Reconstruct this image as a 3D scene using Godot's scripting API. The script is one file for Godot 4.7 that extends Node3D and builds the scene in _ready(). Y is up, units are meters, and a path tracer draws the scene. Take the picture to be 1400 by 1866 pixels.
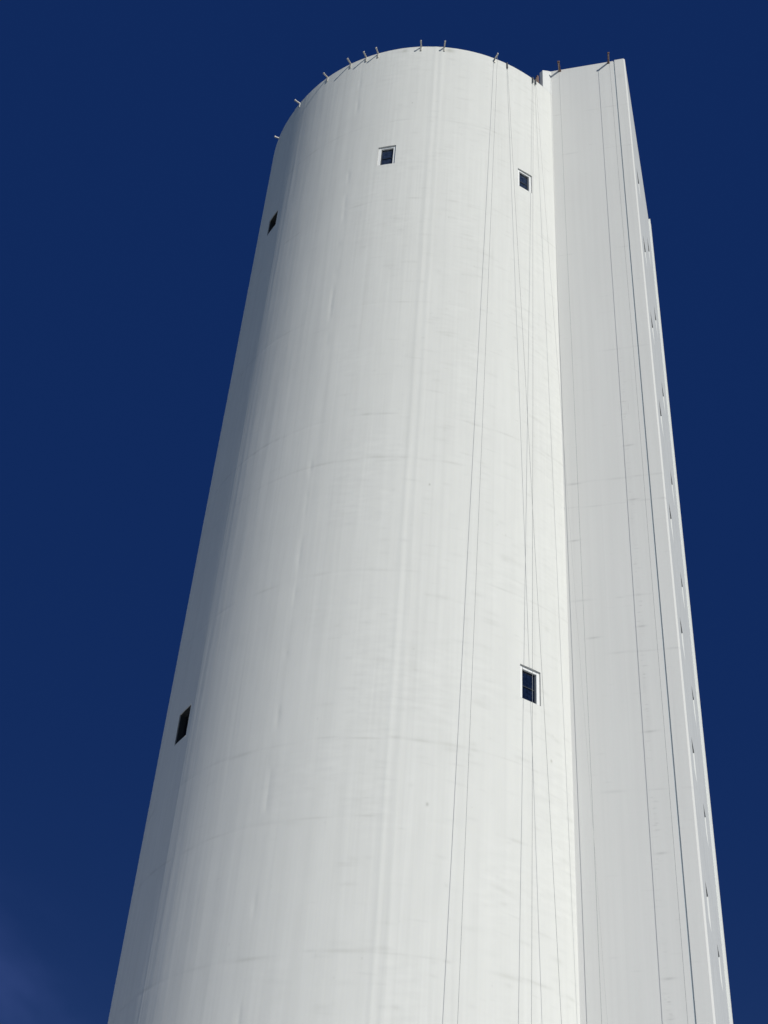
extends Node3D
# A white concrete tower seen from its foot: a round shaft with a flat-sided wing, against a deep blue sky.
# The shaft's axis is the origin, the ground is y = 0. Angles round the shaft run from +z (towards the viewer) to +x.

const SPLAY := 0.14         # the slant of the far cheek of the side windows
const EYE := 1.6            # height of the camera
const R := 8.0              # radius of the shaft
const RIM := 62.75 + EYE    # top of the shaft
const WING_TOP := 64.79 + EYE
const SUN_AROUND := 33.0
const WISP_TURN := 0.0
const SUN_UP := 36.5
const A0 := -104.0          # the finely meshed arc of the shaft
const A1 := 42.0
const K0 := Vector2(5.3345, 5.9932)      # inner corner of wing and shaft
const ALONG := Vector2(0.96174, 0.27396)   # along the wing's front
const K1 := Vector2(8.6773, 6.9459)     # end of the wing's front, before its bevel
const K2 := Vector2(8.7526, 6.9017)    # start of the wing's side
const E0 := Vector2(11.5553, -2.0476)   # far end of the wing's side

var M := {}
var coarse := FastNoiseLite.new()
var streak := FastNoiseLite.new()
var fine := FastNoiseLite.new()
var rng := RandomNumberGenerator.new()
# windows of the shaft: left angle, right angle, bottom, top
var holes := [[-18.55, -12.95, 53.42, 54.78], [26.3, 31.65, 53.45, 54.72], [26.55, 32.2, 26.72, 28.0], [-63.1, -57.6, 26.25, 27.45], [-64.2, -58.8, 53.35, 54.45]]
var joints := [56.67, 50.8, 44.15, 37.95, 35.8, 30.7, 24.3, 21.65, 17.6]

func _ready():
	rng.seed = 7
	for n in [coarse, streak, fine]:
		n.noise_type = FastNoiseLite.TYPE_SIMPLEX_SMOOTH
		n.fractal_octaves = 3
	coarse.seed = 11; coarse.frequency = 0.16
	streak.seed = 23; streak.frequency = 1.0
	fine.seed = 37; fine.frequency = 1.0

	# --- camera, sky, sun, exposure
	var cam := Camera3D.new()
	cam.name = "camera"
	add_child(cam)
	cam.transform = Transform3D(Basis(Vector3(0.996746, 0.059485, 0.054396), Vector3(-0.080607, 0.735569, 0.672638), Vector3(0, -0.674834, 0.73797)), Vector3(-1.04255, EYE, 44.26294))
	cam.fov = 38.13
	cam.near = 0.1
	cam.far = 6000.0
	cam.current = true
	var env := Environment.new()
	env.background_mode = Environment.BG_SKY
	env.tonemap_mode = Environment.TONE_MAPPER_LINEAR
	env.tonemap_exposure = 1.0
	env.sdfgi_enabled = true
	env.ssao_enabled = true
	env.ssil_enabled = true
	env.ambient_light_source = Environment.AMBIENT_SOURCE_SKY
	var pano := PanoramaSkyMaterial.new()
	pano.panorama = ImageTexture.create_from_image(sky_image())
	pano.energy_multiplier = 1.0
	env.sky = Sky.new()
	env.sky.sky_material = pano
	var we := WorldEnvironment.new()
	we.name = "sky"
	we.environment = env
	add_child(we)
	var sun := DirectionalLight3D.new()
	sun.name = "sun"
	var a := deg_to_rad(SUN_AROUND)
	var e := deg_to_rad(SUN_UP)
	var to_sun := Vector3(sin(a) * cos(e), sin(e), cos(a) * cos(e))
	sun.basis = Basis.looking_at(-to_sun, Vector3.UP)
	sun.light_energy = 1.02
	sun.light_color = Color(1.0, 0.99, 0.965)
	sun.light_angular_distance = 0.53
	sun.shadow_enabled = true
	add_child(sun)

	materials()
	ground()
	var tower := Node3D.new()
	tower.name = "concrete_tower"
	add_child(tower)
	tag(tower, "tall white painted concrete tower with round shaft and flat-sided wing", "tower")
	shaft(tower)
	wing(tower)
	brackets(tower)
	ropes()

# ---------------------------------------------------------------- helpers
func tag(o, label, category, group = ""):
	o.set_meta("label", label)
	o.set_meta("category", category)
	if group:
		o.set_meta("group", group)

func begin() -> SurfaceTool:
	var st := SurfaceTool.new()
	st.begin(Mesh.PRIMITIVE_TRIANGLES)
	return st

func build(called: String, st: SurfaceTool, mat: Material, parent: Node) -> MeshInstance3D:
	var o := MeshInstance3D.new()
	o.name = called
	o.mesh = st.commit()
	o.material_override = mat
	o.cast_shadow = GeometryInstance3D.SHADOW_CASTING_SETTING_ON
	parent.add_child(o, true)
	return o

func quad(st: SurfaceTool, p: Array, n: Vector3, uv: Array = []):
	var order := [0, 1, 2, 0, 2, 3]
	if (p[1] - p[0]).cross(p[2] - p[0]).dot(n) > 0.0:
		order = [0, 2, 1, 0, 3, 2]
	for k in order:
		st.set_normal(n)
		st.set_uv(uv[k] if uv.size() else Vector2(p[k].x + p[k].z, p[k].y))
		st.add_vertex(p[k])

# a box in a frame of three axes round its centre, its edges bevelled when asked
func box(st: SurfaceTool, t: Transform3D, half: Vector3, bevel := 0.0):
	var ax := [t.basis.x.normalized(), t.basis.y.normalized(), t.basis.z.normalized()]
	var h := [half.x, half.y, half.z]
	for i in 3:
		var j := (i + 1) % 3
		var k := (i + 2) % 3
		for s in [-1.0, 1.0]:
			var c: Vector3 = t.origin + ax[i] * h[i] * s
			var u: Vector3 = ax[j] * (h[j] - bevel)
			var v: Vector3 = ax[k] * (h[k] - bevel)
			quad(st, [c - u - v, c + u - v, c + u + v, c - u + v], ax[i] * s)
	if bevel > 0.0:
		for i in 3:
			var j := (i + 1) % 3
			var k := (i + 2) % 3
			for s in [-1.0, 1.0]:
				for r in [-1.0, 1.0]:
					var n: Vector3 = (ax[j] * s + ax[k] * r).normalized()
					var p: Vector3 = t.origin + ax[j] * h[j] * s + ax[k] * (h[k] - bevel) * r
					var q: Vector3 = t.origin + ax[j] * (h[j] - bevel) * s + ax[k] * h[k] * r
					var l: Vector3 = ax[i] * (h[i] - bevel)
					quad(st, [p - l, p + l, q + l, q - l], n)
		for s in [-1.0, 1.0]:
			for r in [-1.0, 1.0]:
				for w in [-1.0, 1.0]:
					var o := t.origin
					var pa: Vector3 = o + ax[0] * h[0] * s + ax[1] * (h[1] - bevel) * r + ax[2] * (h[2] - bevel) * w
					var pb: Vector3 = o + ax[0] * (h[0] - bevel) * s + ax[1] * h[1] * r + ax[2] * (h[2] - bevel) * w
					var pc: Vector3 = o + ax[0] * (h[0] - bevel) * s + ax[1] * (h[1] - bevel) * r + ax[2] * h[2] * w
					var n: Vector3 = (ax[0] * s + ax[1] * r + ax[2] * w).normalized()
					var tri := [pa, pb, pc]
					if (pb - pa).cross(pc - pa).dot(n) > 0.0:
						tri = [pa, pc, pb]
					for p in tri:
						st.set_normal(n); st.set_uv(Vector2(p.x, p.y)); st.add_vertex(p)

# a tube of constant radius along points
func tube(st: SurfaceTool, pts: Array, radius: float, sides := 6):
	var rings := []
	for i in pts.size():
		var d: Vector3 = (pts[min(i + 1, pts.size() - 1)] - pts[max(i - 1, 0)]).normalized()
		var side := d.cross(Vector3(0.31, 0.2, 0.93)).normalized()
		var up := d.cross(side).normalized()
		var ring := []
		for k in sides:
			var w := TAU * k / sides
			ring.append([pts[i] + (side * cos(w) + up * sin(w)) * radius, side * cos(w) + up * sin(w)])
		rings.append(ring)
	for i in pts.size() - 1:
		for k in sides:
			var q := [rings[i][k], rings[i][(k + 1) % sides], rings[i + 1][(k + 1) % sides], rings[i + 1][k]]
			var order := [0, 1, 2, 0, 2, 3]
			if (q[1][0] - q[0][0]).cross(q[2][0] - q[0][0]).dot(q[0][1] + q[1][1]) > 0.0:
				order = [0, 2, 1, 0, 3, 2]
			for v in order:
				st.set_normal(q[v][1]); st.set_uv(Vector2(v, i)); st.add_vertex(q[v][0])

func radial(deg: float) -> Vector3:
	return Vector3(sin(deg_to_rad(deg)), 0, cos(deg_to_rad(deg)))

func tangent(deg: float) -> Vector3:
	return Vector3(cos(deg_to_rad(deg)), 0, -sin(deg_to_rad(deg)))

# the frame at a point of the shaft: x along the wall to the right, y up, z outwards
func on_shaft(deg: float, y: float, out := 0.0) -> Transform3D:
	return Transform3D(Basis(tangent(deg), Vector3.UP, radial(deg)), radial(deg) * (R + out) + Vector3(0, y, 0))

func bump(x: float, at: float, width: float) -> float:
	var d := (x - at) / width
	return exp(-d * d)

# ---------------------------------------------------------------- sky, materials, ground
func sky_image() -> Image:
	var w := 2048
	var h := 1024
	var img := Image.create(w, h, false, Image.FORMAT_RGBF)
	var cl := FastNoiseLite.new()
	cl.seed = 5; cl.frequency = 1.0; cl.fractal_octaves = 5
	var high := Vector3(0.0052, 0.0225, 0.108)
	var low := Vector3(0.18, 0.36, 0.64)
	var veil := Vector3(0.012, 0.016, 0.043)
	# thin wisps low in the sky: bearing, height, half width, half height in degrees
	var wisps := [[-13.6, 23.0, 3.8, 2.3], [-21.0, 26.0, 5.0, 1.6], [-38.0, 21.0, 9.0, 2.0], [52.0, 22.0, 8.0, 2.2], [95.0, 26.0, 10.0, 2.4], [150.0, 20.0, 11.0, 2.0], [205.0, 24.0, 9.0, 2.6], [268.0, 21.0, 10.0, 2.2], [310.0, 25.0, 7.0, 1.8]]
	for j in h:
		var el := (0.5 - (j + 0.5) / h) * PI
		var d := rad_to_deg(el)
		var k := exp(-maxf(d, 0.0) / 6.5)
		var c := high.lerp(low, k)
		for i in w:
			var az := (i + 0.5) / w * TAU
			var q := c
			if d > 8.0 and d < 40.0:
				# azimuth 0 of the picture looks along +z, the camera along -z
				var p := Vector3(sin(az) * cos(el), sin(el), cos(az) * cos(el))
				var bearing := rad_to_deg(atan2(p.x, p.z)) + WISP_TURN
				var m := 0.0
				for v in wisps:
					var dx := wrapf(bearing - v[0], -180.0, 180.0)
					var a: float = dx / v[2]
					var b: float = (d - v[1] + dx * 0.45) / v[3]
					m += exp(-a * a - b * b)
				if m > 0.01:
					var n := cl.get_noise_3d(p.x * 8.0, p.y * 20.0 + p.x * 10.0, p.z * 8.0 + 4.0)
					q = c + veil * m * (0.3 + 1.0 * smoothstep(-0.3, 0.5, n))
			img.set_pixel(i, j, Color(q.x, q.y, q.z))
	return img

func plain(c: Color, rough := 0.8, metal := 0.0) -> StandardMaterial3D:
	var m := StandardMaterial3D.new()
	m.albedo_color = c.linear_to_srgb()
	m.roughness = rough
	m.metallic = metal
	return m

func materials():
	var m := plain(Color(1, 1, 1), 0.82)
	m.albedo_texture = ImageTexture.create_from_image(shaft_image())
	m.metallic_specular = 0.3
	M.shaft = m
	m = plain(Color(1, 1, 1), 0.82)
	m.albedo_texture = ImageTexture.create_from_image(wing_image())
	m.metallic_specular = 0.3
	M.wing = m
	M.paint = plain(Color(0.785, 0.8, 0.775), 0.8)
	M.paint.metallic_specular = 0.3
	M.side = speckled(Color(0.70, 0.715, 0.70), Color(0.64, 0.655, 0.645), 0.85, 0.0)  # darker than the front: weaker sunlight is painted into this wall's colour
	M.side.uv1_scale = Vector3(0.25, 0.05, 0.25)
	M.roof = plain(Color(0.2, 0.2, 0.2), 0.95)
	M.groove = plain(Color(0.55, 0.6, 0.62), 0.9)
	M.white_frame = plain(Color(0.92, 0.93, 0.91), 0.4)
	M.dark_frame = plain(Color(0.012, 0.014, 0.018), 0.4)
	M.soffit = plain(Color(0.16, 0.165, 0.165), 0.9)  # dark colour paints in the shade under each side window's head
	M.bar = plain(Color(0.03, 0.04, 0.055), 0.4)
	M.reveal = plain(Color(0.62, 0.62, 0.6), 0.85)
	M.dark_reveal = plain(Color(0.03, 0.035, 0.04), 0.85)  # dark copy of the reveal, shade of the left openings painted in
	M.room = plain(Color(0.02, 0.022, 0.03), 0.9)
	M.pane = glass(Color(0.008, 0.015, 0.038), 3)
	M.pale_pane = glass(Color(0.028, 0.042, 0.075), 8)
	M.black_pane = glass(Color(0.002, 0.003, 0.008), 12)
	M.steel = speckled(Color(0.62, 0.61, 0.56), Color(0.42, 0.4, 0.36), 0.5, 0.25)
	M.rust = speckled(Color(0.24, 0.15, 0.12), Color(0.09, 0.06, 0.055), 0.85, 0.1)
	M.rope = speckled(Color(0.42, 0.43, 0.42), Color(0.3, 0.31, 0.31), 0.9, 0.0)
	M.pale_rope = speckled(Color(0.72, 0.72, 0.69), Color(0.6, 0.6, 0.58), 0.9, 0.0)
	M.sleeve = plain(Color(0.09, 0.1, 0.11), 0.7)

func glass(c: Color, s: int) -> StandardMaterial3D:
	var m := plain(Color(1, 1, 1), 0.06)
	var n := FastNoiseLite.new()
	n.seed = s; n.frequency = 0.035; n.fractal_octaves = 2
	var img := Image.create(64, 96, false, Image.FORMAT_RGB8)
	for j in 96:
		for i in 64:
			var k := 1.0 + 0.55 * n.get_noise_2d(i * 1.4, j * 1.9)  # mottles the pane colour to imitate uneven reflections
			img.set_pixel(i, j, Color(c.r * k, c.g * k, c.b * k).linear_to_srgb())
	m.albedo_texture = ImageTexture.create_from_image(img)
	return m

func speckled(c: Color, d: Color, rough: float, metal: float) -> StandardMaterial3D:
	var m := plain(Color(1, 1, 1), rough, metal)
	var n := FastNoiseLite.new()
	n.seed = int(c.r * 1000); n.frequency = 0.06; n.fractal_octaves = 4
	var img := Image.create(128, 128, false, Image.FORMAT_RGB8)
	for j in 128:
		for i in 128:
			img.set_pixel(i, j, c.lerp(d, smoothstep(-0.25, 0.45, n.get_noise_2d(i, j))).linear_to_srgb())
	m.albedo_texture = ImageTexture.create_from_image(img)
	m.uv1_triplanar = true
	m.uv1_scale = Vector3(2.2, 2.2, 2.2)
	return m

func ground():
	var st := begin()
	var g := 2600.0
	var uv := [Vector2(0, 0), Vector2(400, 0), Vector2(400, 400), Vector2(0, 400)]
	quad(st, [Vector3(-g, 0, -g), Vector3(g, 0, -g), Vector3(g, 0, g), Vector3(-g, 0, g)], Vector3.UP, uv)
	var m := speckled(Color(0.2, 0.23, 0.2), Color(0.15, 0.18, 0.15), 0.95, 0.0)
	m.uv1_triplanar = false
	var o := build("ground", st, m, self)
	o.set_meta("kind", "structure")
	# an unseen pale disc, added to bounce light up the shaded wall
	st = begin()
	var n := 48
	for k in n:
		var a := TAU * k / n
		var b := TAU * (k + 1) / n
		var ra := 66.0 + 5.0 * sin(a * 3.0)
		var rb := 66.0 + 5.0 * sin(b * 3.0)
		quad(st, [Vector3(0, 0.004, 0), Vector3(cos(a) * ra, 0.004, sin(a) * ra), Vector3(cos(b) * rb, 0.004, sin(b) * rb), Vector3(0, 0.004, 0)], Vector3.UP)
	m = speckled(Color(0.57, 0.59, 0.59), Color(0.49, 0.51, 0.51), 0.95, 0.0)
	o = build("added_bounce_disc", st, m, self)
	o.set_meta("kind", "structure")

# ---------------------------------------------------------------- the paint of the shaft and of the wing
# smudges are strokes of worn or patched paint: [across, up, half width, half height, strength]
func stain(smudges: Dictionary, x: float, y: float) -> float:
	var s := 0.0
	for k in smudges.get(Vector2i(floori(x), floori(y)), []):
		var dx: float = (x - k[0]) / k[2]
		var dy: float = (y - k[1] - k[5] * (x - k[0])) / k[3]
		var q := dx * dx + dy * dy
		if q < 4.0:
			s += k[4] * exp(-q * 1.6)
	return s

func put(smudges: Dictionary, k: Array):
	for i in range(floori(k[0] - 2.0 * k[2]), floori(k[0] + 2.0 * k[2]) + 1):
		for j in range(floori(k[1] - 2.0 * k[3] - absf(k[5]) * k[2] * 2.0), floori(k[1] + 2.0 * k[3] + absf(k[5]) * k[2] * 2.0) + 1):
			var c := Vector2i(i, j)
			if not smudges.has(c):
				smudges[c] = []
			smudges[c].append(k)

func shaft_image() -> Image:
	var w := 1024
	var h := 2048
	var arc := deg_to_rad(A1 - A0) * R
	var smudges := {}
	# trowel strokes and scuffs, most on the side that faces the viewer and to its right
	for n in 1200:
		var deg := rng.randf_range(-45.0, 40.0)
		var dens := smoothstep(-30.0, 6.0, deg)
		if rng.randf() > 0.12 + 0.88 * dens:
			continue
		var y := rng.randf_range(12.0, 63.5)
		var half := rng.randf_range(0.06, 0.42)
		put(smudges, [deg_to_rad(deg - A0) * R, y, half, rng.randf_range(0.03, 0.11), rng.randf_range(0.012, 0.065) * (0.6 + 0.4 * dens), rng.randf_range(-0.12, 0.05)])
	# broken lines of old pours
	for y in joints:
		var x := 2.0
		while x < arc:
			var len := rng.randf_range(0.25, 1.5)
			if rng.randf() < 0.62:
				put(smudges, [x + len * 0.5, y + EYE + rng.randf_range(-0.04, 0.04), len * 0.5, 0.035 + rng.randf() * 0.05, rng.randf_range(0.03, 0.12), rng.randf_range(-0.02, 0.02)])
			x += len
	# two grey repairs under the rim and some dark pits
	for k in [[-13.0, 62.5, 0.15, 0.18, 0.2], [1.9, 62.5, 0.30, 0.2, 0.24], [-14.2, 62.45, 0.3, 0.15, 0.06]]:
		put(smudges, [deg_to_rad(k[0] - A0) * R, k[1] + EYE, k[2], k[3], k[4], 0.0])
	for k in [[35.0, 24.9, 0.045], [3.0, 34.6, 0.04], [6.0, 22.2, 0.05], [-9.0, 58.0, 0.03]]:
		put(smudges, [deg_to_rad(k[0] - A0) * R, k[1] + EYE, k[2], k[2] * 1.5, 0.3, 0.0])
	for n in 90:
		put(smudges, [rng.randf_range(4.0, arc), rng.randf_range(14.0, 64.0), rng.randf_range(0.02, 0.04), rng.randf_range(0.02, 0.06), rng.randf_range(0.03, 0.12), 0.0])
	# darker upright runs below the rim
	for n in 110:
		var top := rng.randf_range(30.0, 64.3)
		put(smudges, [rng.randf_range(3.0, arc), top - 4.0, rng.randf_range(0.02, 0.07), rng.randf_range(1.5, 7.0), rng.randf_range(0.008, 0.034), 0.0])
	var bytes := PackedByteArray()
	bytes.resize(w * h * 3)
	var at := 0
	for j in h:
		var y := (1.0 - (j + 0.5) / h) * 66.2
		for i in w:
			var x := (i + 0.5) / w * arc
			var v := 0.004 * fine.get_noise_2d(x * 5.0, y * 5.0) + 0.03 * streak.get_noise_2d(x * 2.6, y * 0.05) + 0.036 * streak.get_noise_2d(x * 7.0 + 30.0, y * 0.12) * (0.5 + 1.2 * coarse.get_noise_2d(x * 1.1 + 70.0, y * 0.4)) + 0.018 * coarse.get_noise_2d(x * 2.0, y * 1.2)
			v += 0.045 * fine.get_noise_2d(x * 0.9 + 90.0, y * 3.5) * smoothstep(8.0, 13.0, x) * smoothstep(-0.05, 0.5, coarse.get_noise_2d(x * 1.6 + 20.0, y * 1.1 + 60.0))
			v += 0.014 * fine.get_noise_2d(x * 1.3 + 7.0, y * 0.8 + 31.0)
			v -= stain(smudges, x, y)
			var b := 0.80 * (1.0 + v)
			var c := Color(b * 0.99, b * 1.0, b * (0.948 - 0.15 * maxf(-v - 0.03, 0.0))).linear_to_srgb()
			bytes[at] = clampi(int(c.r * 255.0 + 0.5), 0, 255)
			bytes[at + 1] = clampi(int(c.g * 255.0 + 0.5), 0, 255)
			bytes[at + 2] = clampi(int(c.b * 255.0 + 0.5), 0, 255)
			at += 3
	return Image.create_from_data(w, h, false, Image.FORMAT_RGB8, bytes)

func wing_image() -> Image:
	var w := 512
	var h := 2048
	var smudges := {}
	# the same pours go on round the wing
	for y in [60.9, 57.6, 50.3, 44.0, 37.05, 35.85, 31.6, 29.3, 24.15]:
		var x := 0.0
		while x < 3.6:
			var len := rng.randf_range(0.3, 1.1)
			if rng.randf() < 0.7:
				put(smudges, [x + len * 0.5, y + EYE + rng.randf_range(-0.03, 0.03), len * 0.5, 0.03 + rng.randf() * 0.03, rng.randf_range(0.04, 0.12), 0.0])
			x += len
	# a ladder of short rubbed marks up the right of the front, with a few darker bars
	var y := 14.0
	while y < 46.0:
		y += rng.randf_range(0.05, 0.3)
		var gate := smoothstep(-0.25, 0.4, coarse.get_noise_2d(y * 3.0, 77.0))
		if rng.randf() < gate + 0.4:
			put(smudges, [2.34 + rng.randf_range(-0.07, 0.07), y, rng.randf_range(0.035, 0.13), 0.022, rng.randf_range(0.03, 0.15) * (0.4 + gate), rng.randf_range(-0.05, 0.1)])
	for n in 26:
		put(smudges, [2.34 + rng.randf_range(-0.06, 0.06), rng.randf_range(15.0, 45.0), 0.1, rng.randf_range(0.2, 0.8), rng.randf_range(0.01, 0.035), 0.0])
	for k in [[2.38, 38.65, 0.24], [2.4, 35.95, 0.24], [2.36, 30.3, 0.2], [2.4, 26.2, 0.26], [2.45, 22.0, 0.2], [2.4, 18.2, 0.22], [0.35, 37.0, 0.3], [0.3, 34.3, 0.24], [0.8, 30.0, 0.25]]:
		put(smudges, [k[0], k[1] + EYE, k[2], 0.045, 0.2, 0.05])
	# the outline of a closed opening
	for k in [[2.3, 40.98, 0.16, 0.03, 0.16], [2.3, 40.3, 0.16, 0.03, 0.12], [2.47, 40.63, 0.018, 0.3, 0.12], [2.13, 40.63, 0.018, 0.3, 0.07]]:
		put(smudges, [k[0], k[1] + EYE, k[2], k[3], k[4], 0.0])
	for n in 130:
		put(smudges, [rng.randf_range(0.0, 3.5), rng.randf_range(12.0, 66.0), rng.randf_range(0.03, 0.3), rng.randf_range(0.015, 0.04), rng.randf_range(0.01, 0.05), 0.0])
	put(smudges, [3.25, 63.4 + EYE, 0.2, 0.3, 0.05, 0.0])
	for n in 40:
		put(smudges, [rng.randf_range(0.0, 3.5), rng.randf_range(20.0, 64.0), rng.randf_range(0.012, 0.04), rng.randf_range(1.0, 5.0), rng.randf_range(0.006, 0.03), 0.0])
	var bytes := PackedByteArray()
	bytes.resize(w * h * 3)
	var at := 0
	for j in h:
		var up := (1.0 - (j + 0.5) / h) * 66.4
		for i in w:
			var x := (i + 0.5) / w * 3.6
			var v := 0.006 * fine.get_noise_2d(x * 6.0 + 300.0, up * 6.0) + 0.026 * streak.get_noise_2d(x * 4.0 + 50.0, up * 0.05) + 0.018 * coarse.get_noise_2d(x * 3.0, up + 200.0)
			v -= stain(smudges, x, up)
			var b := 0.785 * (1.0 + v)
			var c := Color(b * 0.992, b * 0.995, b * 0.955).linear_to_srgb()
			bytes[at] = clampi(int(c.r * 255.0 + 0.5), 0, 255)
			bytes[at + 1] = clampi(int(c.g * 255.0 + 0.5), 0, 255)
			bytes[at + 2] = clampi(int(c.b * 255.0 + 0.5), 0, 255)
			at += 3
	return Image.create_from_data(w, h, false, Image.FORMAT_RGB8, bytes)

# ---------------------------------------------------------------- the shaft
# how far the wall stands out from the true cylinder: form marks, seams, hollows
func relief(deg: float, y: float) -> float:
	var s := deg_to_rad(deg) * R
	var d := 0.006 * coarse.get_noise_2d(s * 2.4, y * 0.7)
	d += 0.0028 * streak.get_noise_2d(s * 1.5, y * 0.06) + 0.0011 * streak.get_noise_2d(s * 5.0 + 60.0, y * 0.1)
	var wob := 0.02 * coarse.get_noise_2d(y * 1.5, 40.0)
	# the wall bellies out a little on the shaded side
	var q8 := (deg + 80.0) / 18.0
	d += 0.075 * exp(-q8 * q8)
	# the seam in the middle: two soft ridges with a hollow between
	var m := s - deg_to_rad(-1.6) * R + wob
	d += 0.010 * (bump(m, -0.14, 0.1) + 0.8 * bump(m, 0.17, 0.1))
	# left of it a row of dents
	m = s - deg_to_rad(-27.7) * R + wob * 2.0
	var on := smoothstep(0.0, 0.5, coarse.get_noise_2d(y * 3.2, 9.0) + 0.02)
	d -= (0.0008 + 0.0085 * on) * bump(m, 0.0, 0.09)
	# form lines near the shaded side
	for f in [[-50.6, 0.0016, 0.12], [-52.9, 0.0042, 0.1], [-55.0, 0.0026, 0.06], [-55.9, 0.0036, 0.05]]:
		m = s - deg_to_rad(f[0]) * R + wob * 1.5
		d += f[1] * (0.7 + 0.6 * coarse.get_noise_2d(y * 0.8, f[0])) * bump(m, 0.0, f[2])
	m = s - deg_to_rad(24.6) * R
	d += 0.0016 * bump(m, 0.0, 0.1)
	# pours
	for j in joints:
		var q: float = y - EYE - j
		if absf(q) < 0.3:
			d -= 0.003 * bump(q, 0.0, 0.07) * smoothstep(-0.2, 0.3, coarse.get_noise_2d(s * 2.0, j * 3.0))
	return d

func rim_at(deg: float) -> float:
	return RIM - (0.07 if deg < -59.95 else 0.0)

func raised_at(deg: float) -> float:
	return EYE + lerpf(64.2, 64.75, clampf((deg - 37.3) / 4.0, 0.0, 1.0))

func spread(a: float, b: float, step: float) -> Array:
	var out := []
	var n := ceili((b - a) / step)
	for i in n:
		out.append(a + (b - a) * i / n)
	return out

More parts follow.
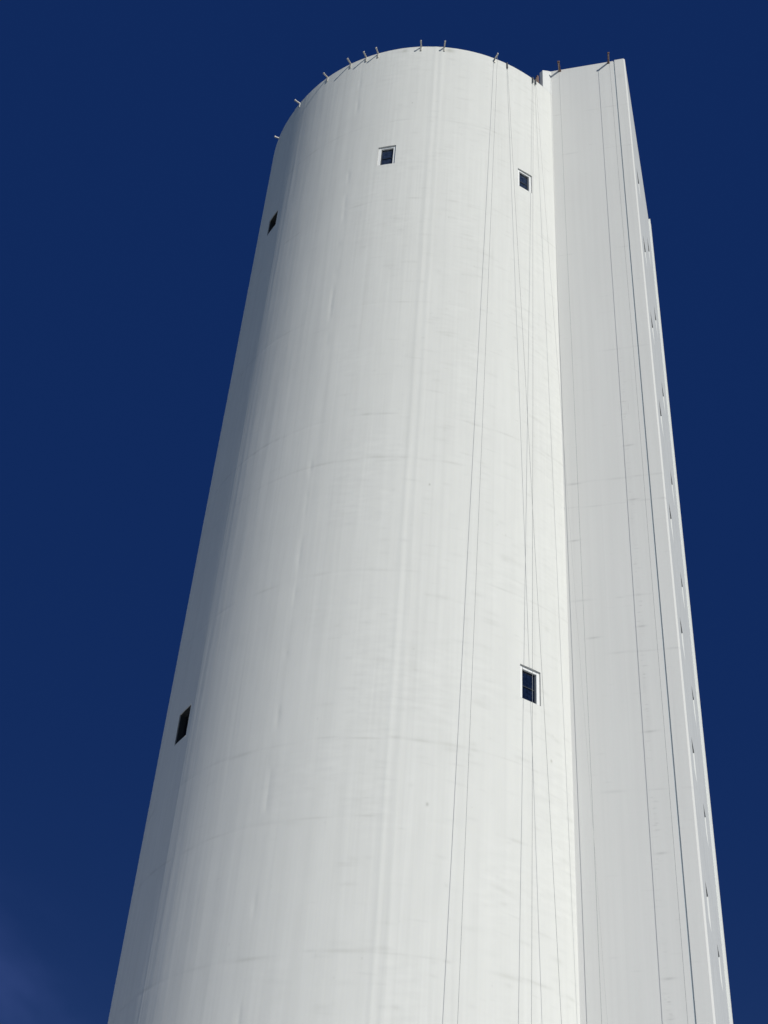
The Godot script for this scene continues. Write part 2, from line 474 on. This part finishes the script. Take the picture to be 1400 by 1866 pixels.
func shaft(tower):
	# columns and rows of the wall's mesh, passing through the edges of the windows
	var cols := spread(A0, A1, 0.25)
	for h in holes:
		cols.append(h[0]); cols.append(h[1])
	cols.append(-60.0); cols.append(-59.92)
	cols.append_array(spread(A1, A0 + 360.0, 3.0))
	cols.append(A0 + 360.0)
	cols.sort()
	var rows := spread(0.0, 12.0, 2.0) + spread(12.0, RIM - 0.2, 0.36)
	for h in holes:
		rows.append(h[2] + EYE); rows.append(h[3] + EYE)
	for j in joints:
		for k in [-0.1, -0.05, 0.0, 0.05, 0.1]:
			rows.append(j + EYE + k)
	rows.append(RIM - 0.2)
	rows.append(RIM)
	rows.sort()
	var clean := [cols[0]]
	for c in cols:
		if c - clean[-1] > 0.012:
			clean.append(c)
	cols = clean
	clean = [rows[0]]
	for r in rows:
		if r - clean[-1] > 0.004:
			clean.append(r)
	rows = clean
	var pos := PackedVector3Array()
	var nor := PackedVector3Array()
	var uvs := PackedVector2Array()
	for r in rows.size():
		for c in cols.size():
			var deg: float = cols[c]
			var y: float = minf(rows[r], rim_at(deg))
			var out := 0.0
			var n := radial(deg)
			if deg > A0 + 0.3 and deg < A1 - 0.3 and y > 11.0:
				out = relief(deg, y)
				var e := 0.12
				var du := (relief(deg + e, y) - relief(deg - e, y)) / (deg_to_rad(2.0 * e) * R)
				var dv := (relief(deg, y + 0.03) - relief(deg, y - 0.03)) / 0.06
				n = (n - tangent(deg) * du - Vector3.UP * dv).normalized()
			pos.append(radial(deg) * (R + out) + Vector3(0, y, 0))
			nor.append(n)
			uvs.append(Vector2((deg - A0) / (A1 - A0), 1.0 - y / 66.2))
	var idx := PackedInt32Array()
	var w := cols.size()
	for r in rows.size() - 1:
		var ym: float = (rows[r] + rows[r + 1]) * 0.5 - EYE
		for c in w - 1:
			var dm: float = (cols[c] + cols[c + 1]) * 0.5
			var open := false
			for h in holes:
				if dm > h[0] and dm < h[1] and ym > h[2] and ym < h[3]:
					open = true
			if open:
				continue
			var i := r * w + c
			idx.append_array([i, i + w, i + 1, i + 1, i + w, i + w + 1])
	var arr := []
	arr.resize(Mesh.ARRAY_MAX)
	arr[Mesh.ARRAY_VERTEX] = pos
	arr[Mesh.ARRAY_NORMAL] = nor
	arr[Mesh.ARRAY_TEX_UV] = uvs
	arr[Mesh.ARRAY_INDEX] = idx
	var mesh := ArrayMesh.new()
	mesh.add_surface_from_arrays(Mesh.PRIMITIVE_TRIANGLES, arr)
	var wall := MeshInstance3D.new()
	wall.name = "round_wall"
	wall.mesh = mesh
	wall.material_override = M.shaft
	tower.add_child(wall, true)
	# the rim's top and inner side, and the roof inside it
	var st := begin()
	for c in w - 1:
		var a: float = cols[c]
		var b: float = cols[c + 1]
		var ya := rim_at(a)
		var yb := rim_at(b)
		quad(st, [radial(a) * R + Vector3(0, ya, 0), radial(b) * R + Vector3(0, yb, 0), radial(b) * (R - 0.25) + Vector3(0, yb, 0), radial(a) * (R - 0.25) + Vector3(0, ya, 0)], Vector3.UP)
		quad(st, [radial(a) * (R - 0.25) + Vector3(0, ya, 0), radial(b) * (R - 0.25) + Vector3(0, yb, 0), radial(b) * (R - 0.25) + Vector3(0, RIM - 0.9, 0), radial(a) * (R - 0.25) + Vector3(0, RIM - 0.9, 0)], -radial((a + b) * 0.5))
	build("parapet", st, M.paint, tower)
	st = begin()
	for c in 60:
		var a := radial(c * 6.0) * (R - 0.2) + Vector3(0, RIM - 0.9, 0)
		var b := radial(c * 6.0 + 6.0) * (R - 0.2) + Vector3(0, RIM - 0.9, 0)
		var o := Vector3(0, RIM - 0.9, 0)
		quad(st, [o, a, b, o], Vector3.UP)
	build("roof", st, M.roof, tower)
	# the taller piece of wall beside the wing, with its square end
	st = begin()
	var n := 8
	var p0 := 37.3
	var p1 := 42.0
	for k in n:
		var a := lerpf(p0, p1, float(k) / n)
		var b := lerpf(p0, p1, float(k + 1) / n)
		var lo := Vector3(0, RIM, 0)
		var hi := Vector3(0, raised_at(a), 0)
		var hb := Vector3(0, raised_at(b), 0)
		var ra := radial(a) * (R + 0.002)
		var rb := radial(b) * (R + 0.002)
		quad(st, [ra + lo - Vector3(0, 0.02, 0), rb + lo - Vector3(0, 0.02, 0), rb + hb, ra + hi], radial((a + b) * 0.5))
		quad(st, [radial(a) * 7.8 + lo, radial(b) * 7.8 + lo, radial(b) * 7.8 + hb, radial(a) * 7.8 + hi], -radial((a + b) * 0.5))
		quad(st, [ra + hi, rb + hb, radial(b) * 7.8 + hb, radial(a) * 7.8 + hi], Vector3.UP)
	quad(st, [radial(p0) * (R + 0.002) + Vector3(0, RIM, 0), radial(p0) * 7.8 + Vector3(0, RIM, 0), radial(p0) * 7.8 + Vector3(0, raised_at(p0), 0), radial(p0) * (R + 0.002) + Vector3(0, raised_at(p0), 0)], -tangent(p0))
	build("raised_parapet", st, M.paint, tower)
	# rusty posts in the corner behind the rim
	for k in [[35.55, 63.5, 0.035], [36.15, 63.75, 0.055]]:
		st = begin()
		box(st, on_shaft(k[0], (RIM - 0.6 + k[1] + EYE) * 0.5, -0.2), Vector3(k[2], (k[1] + EYE - RIM + 0.6) * 0.5, 0.05), 0.01)
		var post := build("steel_post", st, M.rust, tower)
		post.set_meta("label", "rusty steel post behind the rim beside the wing")
	for i in holes.size():
		round_window(tower, holes[i], i)

func round_window(tower, h, i):
	var root := Node3D.new()
	root.name = "window"
	tower.add_child(root, true)
	root.set_meta("label", ["upper middle window with white frame", "upper right window with white frame", "lower right window with white frame", "lower left window, dark in the shade", "upper left window, dark in the shade"][i])
	var mid: float = (h[0] + h[1]) * 0.5
	var half: float = R * sin(deg_to_rad((h[1] - h[0]) * 0.5))
	var flat: float = R * cos(deg_to_rad((h[1] - h[0]) * 0.5)) - R    # where the corners of the opening lie
	var lo: float = h[2] + EYE
	var hi: float = h[3] + EYE
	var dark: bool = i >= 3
	var t := on_shaft(mid, 0.0)
	var P := func(x, y, z): return t * Vector3(x, y, z)
	# the reveal: four sides and a back
	var st := begin()
	var b := -0.42
	var f := flat + 0.004
	quad(st, [P.call(-half, lo, f), P.call(-half, hi, f), P.call(-half, hi, b), P.call(-half, lo, b)], t.basis.x)
	quad(st, [P.call(half, lo, f), P.call(half, hi, f), P.call(half, hi, b), P.call(half, lo, b)], -t.basis.x)
	for s in 8:
		var a0 := -half + half * 2.0 * s / 8.0
		var a1 := -half + half * 2.0 * (s + 1) / 8.0
		var z0 := sqrt(R * R - a0 * a0) - R + 0.002
		var z1 := sqrt(R * R - a1 * a1) - R + 0.002
		quad(st, [P.call(a0, hi, z0), P.call(a1, hi, z1), P.call(a1, hi, b), P.call(a0, hi, b)], Vector3.DOWN)
		quad(st, [P.call(a0, lo, z0), P.call(a1, lo, z1), P.call(a1, lo, b), P.call(a0, lo, b)], Vector3.UP)
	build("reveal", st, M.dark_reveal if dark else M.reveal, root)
	st = begin()
	quad(st, [P.call(-half, lo, b), P.call(half, lo, b), P.call(half, hi, b), P.call(-half, hi, b)], t.basis.z)
	build("room_wall", st, M.room, root)
	# frame of four mitred-looking bars, standing a little back from the wall
	st = begin()
	var z := flat - (0.20 if dark else 0.047)
	var bar := 0.045 if dark else 0.122
	var thick := 0.035
	var cy := (lo + hi) * 0.5
	var hh := (hi - lo) * 0.5
	for s in [-1.0, 1.0]:
		box(st, Transform3D(t.basis, P.call(s * (half - bar * 0.5), cy, z - thick)), Vector3(bar * 0.5 - 0.002, hh - 0.002, thick), 0.008)
	box(st, Transform3D(t.basis, P.call(0, hi - 0.055, z - thick - 0.004)), Vector3(half - bar, 0.055, thick), 0.008)
	box(st, Transform3D(t.basis, P.call(0, lo + 0.03, z - thick - 0.004)), Vector3(half - bar, 0.03, thick), 0.008)
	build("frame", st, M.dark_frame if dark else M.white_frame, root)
	# thin pale strips added to imitate a bright outline round the two shaded openings
	if dark:
		st = begin()
		for s in [-1.0, 1.0]:
			box(st, Transform3D(t.basis, P.call(s * (half + 0.008), cy, flat + 0.003)), Vector3(0.008, hh + 0.016, 0.006), 0.002)
			box(st, Transform3D(t.basis, P.call(0, cy + s * (hh + 0.012), 0.0)), Vector3(half, 0.012, 0.012), 0.003)
		build("added_outline", st, M.paint, root)
	# sash and glass
	st = begin()
	var w := half - bar
	for s in [-1.0, 1.0]:
		box(st, Transform3D(t.basis, P.call(s * (w - 0.02), cy, z - thick * 2.0)), Vector3(0.02, hh - 0.11, 0.012), 0.004)
	box(st, Transform3D(t.basis, P.call(0.0, cy - 0.06, z - thick * 2.0 - 0.004)), Vector3(w - 0.04, 0.014, 0.01), 0.003)
	build("glazing_bar", st, M.dark_frame if dark else M.bar, root)
	st = begin()
	var g := z - thick * 2.0 - 0.02
	quad(st, [P.call(-w, lo + 0.05, g), P.call(w, lo + 0.05, g), P.call(w, hi - 0.1, g), P.call(-w, hi - 0.1, g)], t.basis.z, [Vector2(0, 1), Vector2(1, 1), Vector2(1, 0), Vector2(0, 0)])
	build("pane", st, M.black_pane if dark else ([M.pale_pane, M.pale_pane, M.pane][i]), root)

# ---------------------------------------------------------------- the wing
func up3(p: Vector2, y: float) -> Vector3:
	return Vector3(p.x, y, p.y)

func wall_strip(st: SurfaceTool, a: Vector2, b: Vector2, lo: float, hi: float, n: Vector3, u0 := 0.0, u1 := 0.0):
	quad(st, [up3(a, lo), up3(b, lo), up3(b, hi), up3(a, hi)], n, [Vector2(u0 / 3.6, 1.0 - lo / 66.4), Vector2(u1 / 3.6, 1.0 - lo / 66.4), Vector2(u1 / 3.6, 1.0 - hi / 66.4), Vector2(u0 / 3.6, 1.0 - hi / 66.4)])

func cap(st: SurfaceTool, pts: Array, y: float):
	var idx := Geometry2D.triangulate_polygon(PackedVector2Array(pts))
	for k in range(0, idx.size(), 3):
		var tri := [up3(pts[idx[k]], y), up3(pts[idx[k + 1]], y), up3(pts[idx[k + 2]], y)]
		if (tri[1] - tri[0]).cross(tri[2] - tri[0]).y > 0.0:
			tri = [tri[0], tri[2], tri[1]]
		for p in tri:
			st.set_normal(Vector3.UP); st.set_uv(Vector2(p.x, p.z)); st.add_vertex(p)

func wing(tower):
	var out := Vector3(-ALONG.y, 0, ALONG.x)              # the front's outward direction
	var inn := Vector2(out.x, out.z) * -1.0
	var side_dir := (E0 - K2).normalized()
	var side_out := Vector3(-side_dir.y, 0, side_dir.x)
	if side_out.x < 0.0:
		side_out = -side_out
	var j0 := K0 + ALONG * 2.99
	var j1 := K0 + ALONG * 3.038
	var front_len := (K1 - K0).dot(ALONG)
	var k1 := K0 + ALONG * front_len
	# the broad front
	var st := begin()
	wall_strip(st, K0 - ALONG * 0.035, j0, 0.0, WING_TOP, out, -0.035, 2.985)
	build("front_wall", st, M.wing, tower)
	# the movement joint: a slot with sides and a back
	st = begin()
	var deep := inn * 0.032
	wall_strip(st, j0, j0 + deep, 0.0, WING_TOP, up3(ALONG, 0.0))
	wall_strip(st, j0 + deep, j1 + deep, 0.0, WING_TOP, out)
	wall_strip(st, j1 + deep, j1, 0.0, WING_TOP, up3(-ALONG, 0.0))
	build("movement_joint", st, M.groove, tower)
	# the corner pier with its bevelled edge, a little taller
	var tall := WING_TOP + 0.075
	st = begin()
	wall_strip(st, j1, k1, 0.0, tall, out, 3.045, front_len)
	wall_strip(st, j1 + deep, j1, WING_TOP, tall, up3(-ALONG, 0.0), 3.0, 3.045)
	var bn := up3((ALONG * 0.72 - inn * 0.69).normalized(), 0.0)
	wall_strip(st, k1, K2, 0.0, tall, bn, front_len, front_len + 0.08)
	cap(st, [j1, k1, K2, K2 + side_dir * 0.5, j1 + inn * 0.55], tall)
	wall_strip(st, j1, j1 + inn * 0.55, WING_TOP, tall, up3(-ALONG, 0.0), 3.0, 3.045)
	build("corner_pier", st, M.wing, tower)
	# the side with two columns of windows
	var len := (E0 - K2).length()
	var us := [[1.65, 2.45], [5.65, 6.42]]
	var tops := [58.27, 53.15, 48.03, 42.71, 37.24, 31.92, 27.05, 21.98, 16.86, 11.75]
	var xs := [0.0, us[0][0], us[0][1] + SPLAY, us[1][0], us[1][1] + SPLAY, len]
	st = begin()
	var ys := [0.0]
	for k in range(tops.size() - 1, -1, -1):
		ys.append(tops[k] + EYE - 1.18)
		ys.append(tops[k] + EYE)
	ys.append(WING_TOP)
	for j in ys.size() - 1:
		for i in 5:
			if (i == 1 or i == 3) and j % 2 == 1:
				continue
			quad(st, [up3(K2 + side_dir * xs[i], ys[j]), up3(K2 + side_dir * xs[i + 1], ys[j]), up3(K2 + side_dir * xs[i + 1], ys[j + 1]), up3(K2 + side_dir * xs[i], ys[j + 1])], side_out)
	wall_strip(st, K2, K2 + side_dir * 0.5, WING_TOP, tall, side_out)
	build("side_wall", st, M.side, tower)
	# a rib closes the side at its far end
	st = begin()
	var fw := E0 + Vector2(side_out.x, side_out.z) * 0.09
	wall_strip(st, E0, fw, 0.0, WING_TOP - 0.15, up3(-side_dir, 0.0))
	wall_strip(st, fw, fw + side_dir * 0.5, 0.0, WING_TOP - 0.15, side_out)
	cap(st, [E0, fw, fw + side_dir * 0.5, E0 + side_dir * 0.5], WING_TOP - 0.15)
	build("end_rib", st, M.paint, tower)
	# back, inner side and top
	st = begin()
	var e1 := E0 + side_dir * 0.5
	var back := e1 - ALONG * 7.5
	var inner := Vector2(sin(deg_to_rad(41.5)), cos(deg_to_rad(41.5))) * 4.0
	wall_strip(st, fw + side_dir * 0.5, back, 0.0, WING_TOP, -out)
	wall_strip(st, back, inner, RIM - 1.0, WING_TOP, up3(-ALONG, 0.0))
	wall_strip(st, inner, K0 - ALONG * 0.01, RIM - 1.0, WING_TOP, up3(-ALONG, 0.0))
	build("back_wall", st, M.paint, tower)
	st = begin()
	cap(st, [K0, j0, j0 + deep, j1 + deep, j1 + inn * 0.3, K2 + side_dir * 0.3, E0, e1, back, inner], WING_TOP - 0.002)
	build("wing_roof", st, M.roof, tower)
	# windows of the side
	for c in 2:
		for k in tops.size():
			side_window(tower, us[c], tops[k] + EYE, side_dir, side_out, K2)

func side_window(tower, u, top, along, out, from):
	var root := Node3D.new()
	root.name = "side_window"
	tower.add_child(root, true)
	var a: Vector2 = from + along * u[0]
	var b: Vector2 = from + along * u[1]
	var lo: float = top - 1.18
	var back: Vector3 = -out * 0.16
	var A := up3(a, lo)
	var B := up3(b, lo)
	var H := Vector3(0, 1.18, 0)
	var dir := up3(along, 0.0)
	var st := begin()
	quad(st, [A, A + H, A + H + back, A + back], dir)
	var S := dir * SPLAY
	quad(st, [B + S, B + S + H, B + H + back, B + back], (-dir * 0.16 + out * SPLAY).normalized())
	quad(st, [A, B + S, B + back, A + back], Vector3.UP)
	build("reveal", st, M.paint, root)
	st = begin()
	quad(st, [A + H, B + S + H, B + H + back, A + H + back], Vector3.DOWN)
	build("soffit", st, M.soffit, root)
	var basis := Basis(-dir, Vector3.UP, out)
	var mid: Vector3 = (A + B + H) * 0.5 + back
	var half: float = (u[1] - u[0]) * 0.5
	st = begin()
	for s in [-1.0, 1.0]:
		box(st, Transform3D(basis, mid + dir * s * (half - 0.04) + out * 0.02), Vector3(0.04, 0.588, 0.02), 0.004)
		box(st, Transform3D(basis, mid + Vector3(0, s * 0.55, 0) + out * 0.018), Vector3(half - 0.08, 0.04, 0.02), 0.004)
	build("frame", st, M.dark_frame, root)
	st = begin()
	quad(st, [A + back + out * 0.006, B + back + out * 0.006, B + H + back + out * 0.006, A + H + back + out * 0.006], out, [Vector2(0, 1), Vector2(1, 1), Vector2(1, 0), Vector2(0, 0)])
	build("pane", st, M.pane, root)

# ---------------------------------------------------------------- brackets on the rim
func bracket(tower, t: Transform3D, reach: float, foot: float, width: float, mat, lean: float, label: String):
	var root := Node3D.new()
	root.name = "rim_bracket"
	tower.add_child(root, true)
	root.set_meta("label", label)
	root.transform = t
	var st := begin()
	if foot > 0.0:
		box(st, Transform3D(Basis(), Vector3(0, -foot * 0.5 + 0.02, 0.022)), Vector3(width * 0.55, foot * 0.5, 0.018), 0.006)
	else:
		box(st, Transform3D(Basis(), Vector3(0, -0.05, -0.02)), Vector3(width * 0.8, 0.07, 0.035), 0.006)
	build("foot_plate", st, mat, root)
	st = begin()
	var dir := Vector3(lean, 0.0, 1.0).normalized()
	var b := Basis(Vector3.UP.cross(dir).normalized(), Vector3.UP, dir)
	box(st, Transform3D(b, dir * reach * 0.5 + Vector3(0, 0, 0.0)), Vector3(width * 0.5, width * 0.5, reach * 0.5 + 0.03), 0.008)
	build("arm", st, mat, root)
	st = begin()
	box(st, Transform3D(b, dir * (reach - 0.01) + Vector3(0, 0.01, 0)), Vector3(width * 0.62, width * 0.75, 0.018), 0.005)
	build("end_plate", st, mat, root)

func brackets(tower):
	var list := [[-72.6, 0.28, 0.0], [-56.6, 0.31, 0.0], [-42.2, 0.31, 0.0], [-32.5, 0.33, 0.0], [-26.6, 0.33, 0.0], [-22.3, 0.33, 0.0], [-7.6, 0.33, 0.02], [0.1, 0.33, 0.04], [17.5, 0.31, 0.1]]
	var names := ["pale steel bracket on the rim, first from the left", "pale steel bracket on the rim, second from the left", "pale steel bracket on the rim, third from the left", "pale steel bracket on the rim, fourth from the left", "pale steel bracket on the rim, left of a close pair", "pale steel bracket on the rim, right of a close pair", "steel bracket on the rim left of the tower's highest point", "steel bracket on the rim right of the tower's highest point", "steel bracket on the rim that holds a rope"]
	for i in list.size():
		var b: Array = list[i]
		bracket(tower, on_shaft(b[0], rim_at(b[0]) - 0.05), b[1], 0.36, 0.062, M.steel, b[2], names[i])
	var out := Vector3(-ALONG.y, 0, ALONG.x)
	var basis := Basis(up3(ALONG, 0.0), Vector3.UP, out)
	bracket(tower, Transform3D(basis, up3(K0 + ALONG * 0.40, WING_TOP - 0.06)), 0.48, 0.0, 0.1, M.rust, 0.02, "rusty bracket on the wing's top edge beside the shaft")
	bracket(tower, Transform3D(basis, up3(K0 + ALONG * 2.76, WING_TOP - 0.06)), 0.51, 0.0, 0.085, M.rust, 0.1, "rusty bracket on the wing's top edge beside the corner")

# ---------------------------------------------------------------- ropes
func rope(top: Vector3, low: Vector3, label: String, sleeve: bool, thick := 0.006, mat = null):
	# from the top through the lower point and on to the ground, with a trace of slack
	top.y += EYE
	low.y += EYE
	var foot := top + (low - top) * (top.y - 0.02) / (top.y - low.y)
	var pts := []
	var n := 48
	for i in n + 1:
		var k := float(i) / n
		var p := top.lerp(foot, k)
		var o := Vector3(p.x, 0, p.z).normalized()
		p += o * 0.03 * sin(k * PI) + o * 0.006 * sin(k * 23.0)
		pts.append(p)
	var st := begin()
	if sleeve:
		# over the rim and down behind it
		var o := Vector3(top.x, 0, top.z).normalized()
		pts.push_front(o * (R + 0.02) + Vector3(0, RIM + 0.02, 0))
		pts.push_front(o * (R - 0.27) + Vector3(0, RIM + 0.02, 0))
		pts.push_front(o * (R - 0.3) + Vector3(0, RIM - 0.8, 0))
	tube(st, pts, thick)
	var r := build("rope", st, mat if mat else M.rope, self)
	tag(r, label, "rope", "ropes hanging down the tower")
	if sleeve:
		st = begin()
		var o := Vector3(top.x, 0, top.z).normalized()
		tube(st, [o * (R - 0.1) + Vector3(0, RIM + 0.026, 0), o * (R + 0.03) + Vector3(0, RIM + 0.024, 0), top, top.lerp(foot, 0.006)], 0.032, 8)
		build("edge_sleeve", st, M.sleeve, r)


func ropes():
	var tip := on_shaft(17.5, 0.0) * Vector3(0.03, 0, 0.27)
	rope(Vector3(tip.x, 62.66, tip.z), Vector3(1.83, 16.37, 8.38), "leftmost rope, slanting left down the round shaft from a bracket", false)
	rope(radial(22.1) * 8.04 + Vector3(0, 62.7, 0), Vector3(4.55, 17.1, 7.42), "rope hung over the rim, passing left of the upper right window", true)
	rope(radial(32.4) * 8.06 + Vector3(0, 62.7, 0), Vector3(3.78, 16.73, 7.62), "rope hung over the rim that crosses the lower right window", true)
	rope(radial(33.5) * 8.06 + Vector3(0, 62.7, 0), Vector3(5.70, 21.5, 6.97), "rope hung over the rim, slanting right towards the wing's corner", true, 0.006, M.pale_rope)
	var out := Vector3(-ALONG.y, 0, ALONG.x)
	var a := up3(K0 + ALONG * 0.41, 0.0) + out * 0.47
	rope(Vector3(a.x, 64.71, a.z), Vector3(5.746, 26.542, 6.515), "rope down the wing's front beside the round shaft", false)
	var b := up3(K0 + ALONG * 2.82, 0.0) + out * 0.5
	rope(Vector3(b.x, 64.71, b.z), Vector3(7.884, 17.608, 7.338), "rightmost rope, down the wing's front beside the dark joint", false)
